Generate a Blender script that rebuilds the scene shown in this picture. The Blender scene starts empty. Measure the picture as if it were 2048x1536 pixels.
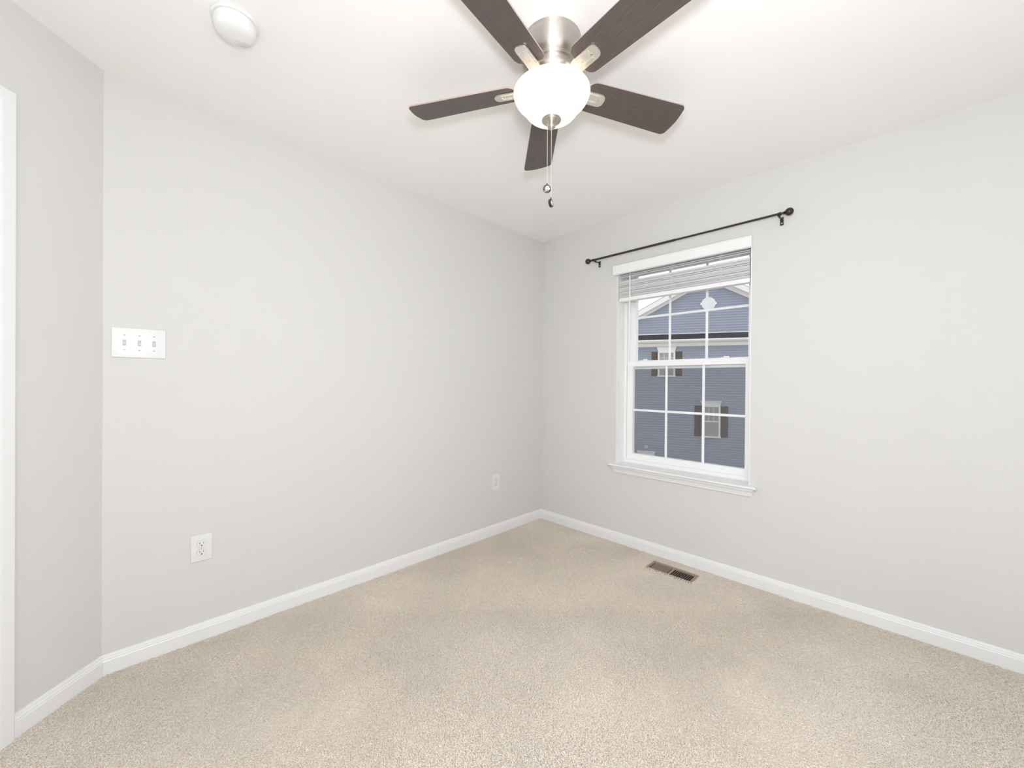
import bpy, bmesh, math, random
import numpy as np
from mathutils import Vector, Matrix

random.seed(7)
SC = bpy.context.scene
COL = SC.collection
PI = math.pi

# ------------------------------------------------------------------ camera, world, lights, exposure
cam_d = bpy.data.cameras.new('camera')
cam = bpy.data.objects.new('camera', cam_d)
COL.objects.link(cam)
SC.camera = cam
CAM = Vector((2.3101, -2.6921, 1.197))
YAW, PITCH, ROLL, FPX = 0.7834, -0.0038, 0.0077, 796.82
cam_d.sensor_fit = 'HORIZONTAL'
cam_d.sensor_width = 36.0
cam_d.lens = 36.0 * FPX / 2048.0
cam_d.clip_start = 0.02
cam_d.clip_end = 300
fw = Vector((-math.sin(YAW) * math.cos(PITCH), math.cos(YAW) * math.cos(PITCH), math.sin(PITCH)))
r0 = Vector((math.cos(YAW), math.sin(YAW), 0))
u0 = r0.cross(fw)
rr = r0 * math.cos(ROLL) + u0 * math.sin(ROLL)
uu = -r0 * math.sin(ROLL) + u0 * math.cos(ROLL)
cam.matrix_world = Matrix(((rr.x, uu.x, -fw.x, CAM.x), (rr.y, uu.y, -fw.y, CAM.y), (rr.z, uu.z, -fw.z, CAM.z), (0, 0, 0, 1)))

SC.view_settings.view_transform = 'Standard'
SC.view_settings.look = 'None'
SC.view_settings.exposure = 0.07
SC.view_settings.gamma = 1.0
SC.view_settings.use_curve_mapping = False
SC.cycles.max_bounces = 12
SC.cycles.diffuse_bounces = 8
SC.cycles.glossy_bounces = 4
SC.cycles.transmission_bounces = 8
SC.cycles.transparent_max_bounces = 12
SC.cycles.sample_clamp_indirect = 6.0

world = bpy.data.worlds.new('overcast_sky')
SC.world = world
world.use_nodes = True
wn = world.node_tree
bg = wn.nodes['Background']
bg.inputs[0].default_value = (0.975, 0.985, 1.0, 1)
bg.inputs[1].default_value = 1.35

def lamp(name, kind, loc, energy, color, size=0.1, aim=None, parent=None):
    d = bpy.data.lights.new(name, kind)
    d.energy = energy
    d.color = color
    if kind == 'AREA':
        d.shape = 'DISK'
        d.size = size
    else:
        d.shadow_soft_size = size
    o = bpy.data.objects.new(name, d)
    COL.objects.link(o)
    o.location = loc
    if aim is not None:
        o.rotation_euler = (Vector(aim) - Vector(loc)).to_track_quat('-Z', 'Y').to_euler()
    if parent:
        o.parent = parent
    return o

# the photographer's flash above the camera (domed head); the two area fills below are added to even out the room
lamp('camera_flash', 'POINT', (2.28, -2.62, 1.48), 36, (0.95, 0.985, 1.055), 0.07)
lamp('forward_fill', 'AREA', (2.28, -2.62, 1.48), 13, (0.95, 0.985, 1.055), 0.2, aim=(2.3, 0.0, 1.45))
lamp('bounce_fill', 'AREA', (2.4, -2.8, 1.4), 25, (0.95, 0.985, 1.055), 0.2, aim=(3.05, -2.8, 1.4))

# ------------------------------------------------------------------ materials
def nt(name):
    m = bpy.data.materials.new(name)
    m.use_nodes = True
    n = m.node_tree
    return m, n.nodes, n.links, n.nodes['Principled BSDF']

def mat(name, col, rough=0.5, metal=0.0, spec=0.5, bump=None, **kw):
    m, N, Lk, b = nt(name)
    b.inputs['Base Color'].default_value = (*col, 1)
    b.inputs['Roughness'].default_value = rough
    b.inputs['Metallic'].default_value = metal
    b.inputs['Specular IOR Level'].default_value = spec
    for k, v in kw.items():
        b.inputs[k].default_value = v
    if bump:
        sc, st, dist = bump
        tc = N.new('ShaderNodeTexCoord')
        no = N.new('ShaderNodeTexNoise')
        no.inputs['Scale'].default_value = sc
        no.inputs['Detail'].default_value = 4
        bp = N.new('ShaderNodeBump')
        bp.inputs['Strength'].default_value = st
        bp.inputs['Distance'].default_value = dist
        Lk.new(tc.outputs['Object'], no.inputs['Vector'])
        Lk.new(no.outputs['Fac'], bp.inputs['Height'])
        Lk.new(bp.outputs['Normal'], b.inputs['Normal'])
    return m

M = {}
M['wall'] = mat('greige_wall_paint', (0.665, 0.66, 0.643), 0.75, spec=0.25, bump=(260, 0.06, 0.002))
M['ceiling'] = mat('ceiling_paint', (0.885, 0.872, 0.858), 0.9, spec=0.1, bump=(180, 0.05, 0.002))
M['trim'] = mat('white_trim_paint', (0.80, 0.805, 0.81), 0.35, spec=0.4)
M['jamb'] = mat('white_jamb_paint', (0.86, 0.86, 0.845), 0.5, spec=0.3)
M['vinyl'] = mat('white_vinyl', (0.86, 0.865, 0.87), 0.3, spec=0.45)
M['plastic'] = mat('white_plastic', (0.75, 0.75, 0.75), 0.3, spec=0.45)
M['alarm'] = mat('alarm_plastic', (0.80, 0.80, 0.795), 0.4, spec=0.4)
M['slot'] = mat('socket_slot', (0.05, 0.045, 0.04), 0.6)
M['groove'] = mat('plastic_groove', (0.5, 0.5, 0.49), 0.6)
M['blind'] = mat('white_blind_slat', (0.86, 0.86, 0.855), 0.4, spec=0.4)
M['cord'] = mat('white_cord', (0.85, 0.85, 0.84), 0.8)
M['black'] = mat('black_metal', (0.018, 0.015, 0.014), 0.28, spec=0.6)
M['duct_shade'] = mat('black_duct_shade', (0.012, 0.009, 0.007), 0.8)
M['register'] = mat('brown_register', (0.30, 0.215, 0.17), 0.45, spec=0.4)
M['fob'] = mat('dark_chrome', (0.10, 0.10, 0.10), 0.15, metal=1.0)
M['chrome'] = mat('bright_chrome', (0.75, 0.74, 0.72), 0.18, metal=1.0)
M['chain'] = mat('bead_chain', (0.80, 0.76, 0.70), 0.3, metal=0.7)
M['pad'] = mat('carpet_backing', (0.95, 0.87, 0.76), 0.95, spec=0.05)
M['outer_white'] = mat('white_exterior_trim', (0.78, 0.785, 0.80), 0.55)
M['gutter'] = mat('white_gutter', (0.82, 0.80, 0.78), 0.5)
M['shutter'] = mat('brown_shutter', (0.075, 0.045, 0.042), 0.5)
M['neighbor_glass'] = mat('neighbor_glass', (0.28, 0.30, 0.27), 0.12, spec=0.8)
M['curtainish'] = mat('neighbor_interior', (0.5, 0.5, 0.47), 0.8)
M['grass'] = mat('pale_dry_lawn', (0.27, 0.26, 0.20), 0.9)

def brushed(name, col, rough, aniso):
    m, N, Lk, b = nt(name)
    b.inputs['Base Color'].default_value = (*col, 1)
    b.inputs['Metallic'].default_value = 1
    b.inputs['Roughness'].default_value = rough
    b.inputs['Anisotropic'].default_value = aniso
    tg = N.new('ShaderNodeTangent')
    tg.direction_type = 'RADIAL'
    tg.axis = 'Z'
    b.inputs['Anisotropic Rotation'].default_value = 0.25
    Lk.new(tg.outputs[0], b.inputs['Tangent'])
    return m
M['nickel'] = brushed('brushed_nickel', (0.66, 0.61, 0.56), 0.42, 0.98)
M['nickel_flat'] = mat('satin_nickel', (0.80, 0.77, 0.70), 0.35, metal=0.85)

def wood():
    m, N, Lk, b = nt('dark_walnut_blade')
    tc = N.new('ShaderNodeTexCoord')
    mp = N.new('ShaderNodeMapping')
    mp.inputs['Scale'].default_value = (6, 110, 6)
    no = N.new('ShaderNodeTexNoise')
    no.inputs['Scale'].default_value = 3.0
    no.inputs['Detail'].default_value = 8
    no.inputs['Roughness'].default_value = 0.7
    cr = N.new('ShaderNodeValToRGB')
    cr.color_ramp.elements[0].position = 0.3
    cr.color_ramp.elements[0].color = (0.048, 0.037, 0.033, 1)
    cr.color_ramp.elements[1].position = 0.72
    cr.color_ramp.elements[1].color = (0.125, 0.098, 0.084, 1)
    Lk.new(tc.outputs['Object'], mp.inputs['Vector'])
    Lk.new(mp.outputs['Vector'], no.inputs['Vector'])
    Lk.new(no.outputs['Fac'], cr.inputs['Fac'])
    Lk.new(cr.outputs['Color'], b.inputs['Base Color'])
    b.inputs['Roughness'].default_value = 0.38
    b.inputs['Specular IOR Level'].default_value = 0.6
    return m
M['wood'] = wood()
M['blade_edge'] = mat('blade_edge_strip', (0.42, 0.32, 0.28), 0.5)

def carpet_mat():
    m, N, Lk, b = nt('beige_frieze_yarn')
    at = N.new('ShaderNodeAttribute')
    at.attribute_name = 'shade'
    cr = N.new('ShaderNodeValToRGB')
    e = cr.color_ramp.elements
    e[0].position = 0.0
    e[0].color = (0.72, 0.62, 0.51, 1)
    e[1].position = 1.0
    e[1].color = (1.0, 0.94, 0.85, 1)
    k = e.new(0.22)
    k.color = (0.96, 0.875, 0.76, 1)
    tc = N.new('ShaderNodeTexCoord')
    no = N.new('ShaderNodeTexNoise')
    no.inputs['Scale'].default_value = 2.6  # slow tone drift painted in place of the shading of leaning pile
    no.inputs['Detail'].default_value = 3
    mr = N.new('ShaderNodeMapRange')
    mr.inputs['From Min'].default_value = 0.3
    mr.inputs['From Max'].default_value = 0.7
    mr.inputs['To Min'].default_value = 0.95
    mr.inputs['To Max'].default_value = 1.06
    mx = N.new('ShaderNodeVectorMath')
    mx.operation = 'SCALE'
    Lk.new(at.outputs['Fac'], cr.inputs['Fac'])
    Lk.new(tc.outputs['Object'], no.inputs['Vector'])
    Lk.new(no.outputs['Fac'], mr.inputs['Value'])
    Lk.new(cr.outputs['Color'], mx.inputs[0])
    Lk.new(mr.outputs['Result'], mx.inputs['Scale'])
    Lk.new(mx.outputs[0], b.inputs['Base Color'])
    b.inputs['Roughness'].default_value = 0.9
    b.inputs['Specular IOR Level'].default_value = 0.15
    tl = N.new('ShaderNodeBsdfTranslucent')
    ms = N.new('ShaderNodeMixShader')
    ms.inputs[0].default_value = 0.12
    Lk.new(mx.outputs[0], tl.inputs[0])
    Lk.new(b.outputs[0], ms.inputs[1])
    Lk.new(tl.outputs[0], ms.inputs[2])
    Lk.new(ms.outputs[0], N['Material Output'].inputs[0])
    return m
M['carpet'] = carpet_mat()

def glass_mat(name, tint=(1, 1, 1), f=0.04):
    m = bpy.data.materials.new(name)
    m.use_nodes = True
    N, Lk = m.node_tree.nodes, m.node_tree.links
    N.clear()
    out = N.new('ShaderNodeOutputMaterial')
    tr = N.new('ShaderNodeBsdfTransparent')
    tr.inputs[0].default_value = (*tint, 1)
    gl = N.new('ShaderNodeBsdfGlossy')
    gl.inputs['Roughness'].default_value = 0.02
    fr = N.new('ShaderNodeFresnel')
    fr.inputs['IOR'].default_value = 1.35
    mx = N.new('ShaderNodeMixShader')
    Lk.new(fr.outputs[0], mx.inputs[0])
    Lk.new(tr.outputs[0], mx.inputs[1])
    Lk.new(gl.outputs[0], mx.inputs[2])
    Lk.new(mx.outputs[0], out.inputs[0])
    return m
M['glass'] = glass_mat('window_glass', (0.975, 0.98, 0.98))

def slat_mat():
    m, N, Lk, b = nt('thin_white_vinyl_slat')
    b.inputs['Base Color'].default_value = (0.88, 0.88, 0.88, 1)
    b.inputs['Roughness'].default_value = 0.4
    tl = N.new('ShaderNodeBsdfTranslucent')
    tl.inputs[0].default_value = (0.95, 0.95, 0.95, 1)
    ms = N.new('ShaderNodeMixShader')
    ms.inputs[0].default_value = 0.4
    Lk.new(b.outputs[0], ms.inputs[1])
    Lk.new(tl.outputs[0], ms.inputs[2])
    Lk.new(ms.outputs[0], N['Material Output'].inputs[0])
    return m
M['slat'] = slat_mat()

def screen_mat():
    m = bpy.data.materials.new('insect_screen_mesh')
    m.use_nodes = True
    N, Lk = m.node_tree.nodes, m.node_tree.links
    N.clear()
    out = N.new('ShaderNodeOutputMaterial')
    tr = N.new('ShaderNodeBsdfTransparent')
    df = N.new('ShaderNodeBsdfDiffuse')
    df.inputs[0].default_value = (0.16, 0.16, 0.17, 1)
    mx = N.new('ShaderNodeMixShader')
    mx.inputs[0].default_value = 0.27
    Lk.new(tr.outputs[0], mx.inputs[1])
    Lk.new(df.outputs[0], mx.inputs[2])
    Lk.new(mx.outputs[0], out.inputs[0])
    return m
M['screen'] = screen_mat()

def bowl_mat():
    m = bpy.data.materials.new('frosted_bowl_glass')
    m.use_nodes = True
    N, Lk = m.node_tree.nodes, m.node_tree.links
    N.clear()
    out = N.new('ShaderNodeOutputMaterial')
    tl = N.new('ShaderNodeBsdfTranslucent')
    tl.inputs[0].default_value = (1.0, 0.96, 0.91, 1)
    df = N.new('ShaderNodeBsdfDiffuse')
    df.inputs[0].default_value = (0.64, 0.60, 0.59, 1)
    gl = N.new('ShaderNodeBsdfGlossy')
    gl.inputs['Roughness'].default_value = 0.25
    m1 = N.new('ShaderNodeMixShader')
    m1.inputs[0].default_value = 0.5
    m2 = N.new('ShaderNodeMixShader')
    m2.inputs[0].default_value = 0.05
    Lk.new(df.outputs[0], m1.inputs[1])
    Lk.new(tl.outputs[0], m1.inputs[2])
    Lk.new(m1.outputs[0], m2.inputs[1])
    Lk.new(gl.outputs[0], m2.inputs[2])
    Lk.new(m2.outputs[0], out.inputs[0])
    return m
M['bowl'] = bowl_mat()

def bulb_mat():
    m, N, Lk, b = nt('lit_bulb')
    b.inputs['Emission Color'].default_value = (1.0, 0.86, 0.66, 1)
    b.inputs['Emission Strength'].default_value = 3
    return m
M['bulb'] = bulb_mat()

def siding_mat():
    m, N, Lk, b = nt('blue_grey_lap_siding')
    b.inputs['Base Color'].default_value = (0.285, 0.31, 0.395, 1)
    b.inputs['Roughness'].default_value = 0.6
    tc = N.new('ShaderNodeTexCoord')
    no = N.new('ShaderNodeTexNoise')
    no.inputs['Scale'].default_value = 1.2
    hs = N.new('ShaderNodeHueSaturation')
    hs.inputs['Color'].default_value = (0.285, 0.31, 0.395, 1)
    mr = N.new('ShaderNodeMapRange')
    mr.inputs['To Min'].default_value = 0.92
    mr.inputs['To Max'].default_value = 1.08
    Lk.new(tc.outputs['Object'], no.inputs['Vector'])
    Lk.new(no.outputs['Fac'], mr.inputs['Value'])
    Lk.new(mr.outputs['Result'], hs.inputs['Value'])
    Lk.new(hs.outputs['Color'], b.inputs['Base Color'])
    return m
M['siding'] = siding_mat()

def shingle_mat():
    m, N, Lk, b = nt('dark_roof_shingles')
    tc = N.new('ShaderNodeTexCoord')
    no = N.new('ShaderNodeTexNoise')
    no.inputs['Scale'].default_value = 14
    cr = N.new('ShaderNodeValToRGB')
    cr.color_ramp.elements[0].color = (0.012, 0.013, 0.018, 1)
    cr.color_ramp.elements[1].color = (0.030, 0.032, 0.040, 1)
    Lk.new(tc.outputs['Object'], no.inputs['Vector'])
    Lk.new(no.outputs['Fac'], cr.inputs['Fac'])
    Lk.new(cr.outputs['Color'], b.inputs['Base Color'])
    b.inputs['Roughness'].default_value = 0.9
    return m
M['shingle'] = shingle_mat()

# ------------------------------------------------------------------ mesh helpers
def finish(name, bm, m, parent=None, smooth=False, loc=None):
    bmesh.ops.recalc_face_normals(bm, faces=bm.faces[:])
    me = bpy.data.meshes.new(name)
    bm.to_mesh(me)
    bm.free()
    mats = m if isinstance(m, (list, tuple)) else [m]
    for x in mats:
        me.materials.append(x)
    if smooth:
        for p in me.polygons:
            p.use_smooth = True
        try:
            me.set_sharp_from_angle(angle=math.radians(35))
        except Exception:
            pass
    o = bpy.data.objects.new(name, me)
    COL.objects.link(o)
    if parent is not None:
        o.parent = parent
    if loc is not None:
        o.location = loc
    return o

def tag(o, label=None, cat=None, group=None, kind=None):
    if label: o['label'] = label
    if cat: o['category'] = cat
    if group: o['group'] = group
    if kind: o['kind'] = kind
    return o

def empty(name, loc=(0, 0, 0), rot=(0, 0, 0), parent=None):
    o = bpy.data.objects.new(name, None)
    o.empty_display_size = 0.1
    COL.objects.link(o)
    o.location = loc
    o.rotation_euler = rot
    if parent: o.parent = parent
    return o

def box(bm, x0, x1, y0, y1, z0, z1, bev=0.0, seg=2, mi=0, mat4=None):
    vs = [bm.verts.new((x, y, z)) for x in (x0, x1) for y in (y0, y1) for z in (z0, z1)]
    idx = [(0, 1, 3, 2), (4, 6, 7, 5), (0, 4, 5, 1), (2, 3, 7, 6), (0, 2, 6, 4), (1, 5, 7, 3)]
    fs = [bm.faces.new([vs[i] for i in f]) for f in idx]
    for f in fs: f.material_index = mi
    if bev > 0:
        es = list({e for f in fs for e in f.edges})
        r = bmesh.ops.bevel(bm, geom=es, offset=bev, segments=seg, profile=0.6, affect='EDGES')
        for f in r['faces']: f.material_index = mi
        nv = {v for f in r['faces'] for v in f.verts} | {v for v in vs if v.is_valid}
        for v in list(nv):
            for f in v.link_faces:
                for w in f.verts: nv.add(w)
        vs = list(nv)
    if mat4 is not None:
        for v in vs:
            if v.is_valid: v.co = mat4 @ v.co
    return vs

def lathe(bm, prof, seg=64, cap0=False, cap1=False, center=(0, 0), mi=0):
    rings = []
    for r, z in prof:
        if r < 1e-6:
            rings.append([bm.verts.new((center[0], center[1], z))])
        else:
            rings.append([bm.verts.new((center[0] + r * math.cos(2 * PI * i / seg), center[1] + r * math.sin(2 * PI * i / seg), z)) for i in range(seg)])
    for a, b in zip(rings, rings[1:]):
        for i in range(seg):
            j = (i + 1) % seg
            if len(a) == 1 and len(b) == 1: continue
            if len(a) == 1: f = bm.faces.new((a[0], b[i], b[j]))
            elif len(b) == 1: f = bm.faces.new((a[i], a[j], b[0]))
            else: f = bm.faces.new((a[i], a[j], b[j], b[i]))
            f.material_index = mi
    if cap0 and len(rings[0]) > 1: bm.faces.new(rings[0])
    if cap1 and len(rings[-1]) > 1: bm.faces.new(rings[-1])

def smooth_prof(pts, n=6):
    """Catmull-Rom through profile points"""
    out = []
    P = [pts[0]] + list(pts) + [pts[-1]]
    for i in range(1, len(P) - 2):
        p0, p1, p2, p3 = (np.array(P[i - 1]), np.array(P[i]), np.array(P[i + 1]), np.array(P[i + 2]))
        for k in range(n):
            t = k / n
            q = 0.5 * ((2 * p1) + (-p0 + p2) * t + (2 * p0 - 5 * p1 + 4 * p2 - p3) * t * t + (-p0 + 3 * p1 - 3 * p2 + p3) * t ** 3)
            out.append((max(0.0, float(q[0])), float(q[1])))
    out.append(tuple(pts[-1]))
    return out

def tube(bm, pts, r, seg=12, cap=True, mi=0):
    pts = [Vector(p) for p in pts]
    rad = r if isinstance(r, (list, tuple)) else [r] * len(pts)
    rings = []
    for i, p in enumerate(pts):
        d = (pts[min(i + 1, len(pts) - 1)] - pts[max(i - 1, 0)]).normalized()
        a = Vector((0, 0, 1)) if abs(d.z) < 0.9 else Vector((1, 0, 0))
        u = d.cross(a).normalized()
        v = d.cross(u)
        rings.append([bm.verts.new(p + (u * math.cos(2 * PI * k / seg) + v * math.sin(2 * PI * k / seg)) * rad[i]) for k in range(seg)])
    for a, b in zip(rings, rings[1:]):
        for k in range(seg):
            bm.faces.new((a[k], a[(k + 1) % seg], b[(k + 1) % seg], b[k])).material_index = mi
    if cap:
        bm.faces.new(rings[0]).material_index = mi
        bm.faces.new(rings[-1]).material_index = mi

def prism(bm, poly, axis_pts, mi=0):
    """extrude a closed polygon given as a function list of 3-D points at each station"""
    rings = [[bm.verts.new(p) for p in st] for st in axis_pts]
    n = len(rings[0])
    for a, b in zip(rings, rings[1:]):
        for k in range(n):
            bm.faces.new((a[k], a[(k + 1) % n], b[(k + 1) % n], b[k])).material_index = mi
    bm.faces.new(rings[0]).material_index = mi
    bm.faces.new(rings[-1]).material_index = mi

def sphere(bm, c, r, u=20, v=12, mat4=None):
    m4 = Matrix.Translation(c) if mat4 is None else mat4
    bmesh.ops.create_uvsphere(bm, u_segments=u, v_segments=v, radius=r, matrix=m4)

# ------------------------------------------------------------------ room geometry numbers
H = 2.44
LY = -2.719                 # end of the left wall, start of the angled wall
S2 = math.sqrt(0.5)
ANG_LEN = 1.33
ax_end = ANG_LEN * S2
YB = LY - ax_end            # back of the room behind the camera
XR = 3.05
FLOOR_Z = -0.007
WX0, WX1, WZ0, WZ1, WD = 0.745, 1.640, 0.575, 2.085, 0.12

# floor and ceiling
def poly_slab(name, pts, z0, z1, m):
    bm = bmesh.new()
    a = [bm.verts.new((x, y, z0)) for x, y in pts]
    b = [bm.verts.new((x, y, z1)) for x, y in pts]
    bm.faces.new(a); bm.faces.new(b)
    for i in range(len(pts)):
        j = (i + 1) % len(pts)
        bm.faces.new((a[i], a[j], b[j], b[i]))
    return finish(name, bm, m)

outline = [(0, 0), (0, LY), (ax_end, YB), (XR, YB), (XR, 0)]
out_big = [(-0.12, 0.16), (-0.12, LY - 0.05), (ax_end - 0.05, YB - 0.12), (XR + 0.12, YB - 0.12), (XR + 0.12, 0.16)]
tag(poly_slab('floor', out_big, FLOOR_Z - 0.15, FLOOR_Z, M['pad']), 'carpeted bedroom floor', kind='structure')
tag(poly_slab('ceiling', out_big, H, H + 0.15, M['ceiling']), 'flat off-white painted ceiling', kind='structure')

# walls
bm = bmesh.new(); box(bm, -0.12, 0, LY - 0.05, 0.0, FLOOR_Z, H)
tag(finish('wall_left', bm, M['wall']), kind='structure')
bm = bmesh.new()
box(bm, -0.12, WX0, 0, 0.16, FLOOR_Z, H)
box(bm, WX1, XR + 0.12, 0, 0.16, FLOOR_Z, H)
box(bm, WX0, WX1, 0, 0.16, FLOOR_Z, WZ0)
box(bm, WX0, WX1, 0, 0.16, WZ1, H)
tag(finish('wall_window', bm, M['wall']), kind='structure')
bm = bmesh.new(); box(bm, XR, XR + 0.12, YB - 0.12, 0, FLOOR_Z, H)
tag(finish('wall_right', bm, M['wall']), kind='structure')
bm = bmesh.new(); box(bm, ax_end - 0.05, XR, YB - 0.12, YB, FLOOR_Z, H)
tag(finish('wall_rear', bm, M['wall']), kind='structure')

# angled wall with its door, built in a local frame: s along the wall, t into the room
ANG = Matrix(((S2, S2, 0, 0), (-S2, S2, 0, LY), (0, 0, 1, 0), (0, 0, 0, 1)))
DS0, DW, DH = 0.3375, 0.762, 2.045      # door opening start, width, height
bm = bmesh.new()
box(bm, 0, DS0, -0.12, 0, FLOOR_Z, H)
box(bm, DS0 + DW, ANG_LEN + 0.02, -0.12, 0, FLOOR_Z, H)
box(bm, DS0, DS0 + DW, -0.12, 0, DH, H)
for v in bm.verts: v.co = ANG @ v.co
tag(finish('wall_angled', bm, M['wall']), kind='structure')

# door in the angled wall
door = tag(empty('door_1'), 'white panel door in the angled wall at the left edge', kind='structure')
bm = bmesh.new()
def casing_bar(bm, p0, p1, inward, w=0.0825):
    pass
CW = 0.083
prof = [(0, 0), (0.009, 0), (0.011, 0.005), (0.0115, 0.022), (0.0145, 0.034), (0.0145, 0.038), (0.0165, 0.042), (0.0175, 0.048), (0.0175, CW - 0.003), (0.016, CW), (0, CW)]
# casing profile: (thickness t, distance from opening)
def st(s, z, t): return ANG @ Vector((s, t, z))
RV = 0.0425 - 0.0425
def casing(bm):
    off = -0.0
    l = []
    for (sx, zz, dx, dz) in ((DS0, FLOOR_Z, -1, 0), (DS0, DH, -1, 1), (DS0 + DW, DH, 1, 1), (DS0 + DW, FLOOR_Z, 1, 0)):
        l.append([st(sx + dx * (w_ - 0.041), zz + dz * (w_ + 0.006), t_ + 0.0003) for t_, w_ in prof])
    prism(bm, None, l)
casing(bm)
finish('door_casing', bm, M['trim'], door)
bm = bmesh.new()
for a, b in ((DS0, DS0 + 0.018), (DS0 + DW - 0.018, DS0 + DW)):
    box(bm, a, b, -0.12, 0.0, FLOOR_Z, DH)
box(bm, DS0 + 0.018, DS0 + DW - 0.018, -0.12, 0.0, DH - 0.018, DH)
for v in bm.verts: v.co = ANG @ v.co
finish('door_jamb', bm, M['trim'], door)
bm = bmesh.new()
d0, d1 = DS0 + 0.021, DS0 + DW - 0.021
box(bm, d0, d1, -0.045, -0.012, 0.004, DH - 0.021)
for (za, zb) in ((0.2, 0.95), (1.1, 1.9)):
    for (sa, sb) in ((d0 + 0.11, (d0 + d1) / 2 - 0.05), ((d0 + d1) / 2 + 0.05, d1 - 0.11)):
        box(bm, sa, sb, -0.012, -0.006, za, zb, bev=0.005)
for v in bm.verts: v.co = ANG @ v.co
finish('door_slab', bm, M['trim'], door)
bm = bmesh.new()
lathe(bm, [(0.0, 0.06), (0.018, 0.058), (0.027, 0.045), (0.024, 0.032), (0.012, 0.022), (0.012, 0.006), (0.030, 0.004), (0.030, -0.001)], 24)
R = Matrix.Translation(ANG @ Vector((d1 - 0.065, -0.0121, 0.93))) @ ANG.to_3x3().to_4x4() @ Matrix.Rotation(-PI / 2, 4, 'X')
for v in bm.verts: v.co = R @ v.co
finish('door_knob', bm, M['nickel_flat'], door, True)

# baseboards
BP = [(0, FLOOR_Z), (0.0125, FLOOR_Z), (0.0125, 0.052), (0.0105, 0.0555), (0.0105, 0.0605), (0.0078, 0.0635), (0.0066, 0.0705), (0.0050, 0.0755), (0.0, 0.0765)]
def baseboard(name, p, q, n, m0, m1):
    """p,q wall points; n room-side normal; m0,m1 = extra shift along the wall per unit thickness at both ends"""
    p, q, n = Vector((*p, 0)), Vector((*q, 0)), Vector((*n, 0))
    d = (q - p).normalized()
    bm = bmesh.new()
    prism(bm, None, [[p + n * t + d * (m0 * t) + Vector((0, 0, z)) for t, z in BP], [q + n * t + d * (m1 * t) + Vector((0, 0, z)) for t, z in BP]])
    return tag(finish(name, bm, M['trim']), kind='structure')
tn = math.tan(PI / 8)
baseboard('baseboard_left', (0, 0), (0, LY), (1, 0), 1, -tn)
baseboard('baseboard_window', (0, 0), (XR, 0), (0, -1), 1, -1)
e = ANG @ Vector((DS0 - 0.0425 , 0, 0))
baseboard('baseboard_angled', (0, LY), (e.x, e.y), (S2, S2), tn, 0)
baseboard('baseboard_right', (XR, YB), (XR, 0), (-1, 0), 1, -1)
baseboard('baseboard_rear', (ax_end, YB), (XR, YB), (0, 1), tn, -1)

# ------------------------------------------------------------------ window
win = tag(empty('window_1', (WX0, WD, WZ0)), 'white double-hung vinyl window with grid muntins', kind='structure')
def wfin(name, bm, m, par=None, smooth=False):
    for v in bm.verts: v.co -= Vector((WX0, WD, WZ0))
    return finish(name, bm, m, par or win, smooth)
# jamb liners
bm = bmesh.new()
box(bm, WX0, WX0 + 0.004, -0.0004, WD, 0.592, WZ1)
box(bm, WX1 - 0.004, WX1, -0.0004, WD, 0.592, WZ1)
box(bm, WX0 + 0.004, WX1 - 0.004, -0.0004, WD, WZ1 - 0.004, WZ1)
wfin('jamb_liner', bm, M['jamb'])
# outer vinyl frame
def ring(bm, x0, x1, z0, z1, w, y0, y1, wb=None, wt=None, bev=0.0015):
    wb = w if wb is None else wb
    wt = w if wt is None else wt
    box(bm, x0, x0 + w, y0, y1, z0, z1, bev)
    box(bm, x1 - w, x1, y0, y1, z0, z1, bev)
    box(bm, x0 + w - 0.001, x1 - w + 0.001, y0, y1, z0, z0 + wb, bev)
    box(bm, x0 + w - 0.001, x1 - w + 0.001, y0, y1, z1 - wt, z1, bev)
FX0, FX1 = WX0 + 0.004, WX1 - 0.004
bm = bmesh.new()
ring(bm, FX0, FX1, 0.592, WZ1 - 0.004, 0.020, 0.105, 0.20, wb=0.026, wt=0.022)
box(bm, FX0 + 0.018, FX0 + 0.026, 0.128, 0.20, 0.615, WZ1 - 0.02, 0.001)
box(bm, FX1 - 0.026, FX1 - 0.018, 0.128, 0.20, 0.615, WZ1 - 0.02, 0.001)
wfin('window_frame', bm, M['vinyl'])
# lower sash
SX0, SX1 = FX0 + 0.022, FX1 - 0.022
GX0, GX1 = 0.8165, 1.583
def sash(name, y0, y1, z0, z1, gz0, gz1, gx0, gx1, mz):
    bm = bmesh.new()
    box(bm, SX0, gx0, y0, y1, z0, z1, 0.002)
    box(bm, gx1, SX1, y0, y1, z0, z1, 0.002)
    box(bm, gx0 - 0.001, gx1 + 0.001, y0, y1, z0, gz0, 0.002)
    box(bm, gx0 - 0.001, gx1 + 0.001, y0, y1, gz1, z1, 0.002)
    s = wfin(name, bm, M['vinyl'])
    bm = bmesh.new()
    ym = (y0 + y1) / 2 + 0.004
    box(bm, gx0 - 0.004, gx1 + 0.004, ym - 0.0015, ym + 0.0015, gz0 - 0.004, gz1 + 0.004)
    wfin('glass_pane', bm, M['glass'], s)
    bm = bmesh.new()
    w = (gx1 - gx0) / 3
    for k in (1, 2):
        box(bm, gx0 + k * w - 0.008, gx0 + k * w + 0.008, ym - 0.0085, ym - 0.003, gz0 - 0.001, gz1 + 0.001, 0.0012)
    box(bm, gx0 - 0.001, gx1 + 0.001, ym - 0.0083, ym - 0.0032, mz - 0.008, mz + 0.008, 0.0012)
    wfin('muntin_grid', bm, M['vinyl'], s)
    return s
ls = sash('lower_sash', 0.112, 0.150, 0.618, 1.3655, 0.664, 1.3255, GX0, GX1, 0.995)
us = sash('upper_sash', 0.154, 0.188, 1.306, 2.060, 1.372, 2.025, GX0 + 0.004, GX1 + 0.004, 1.700)
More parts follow.
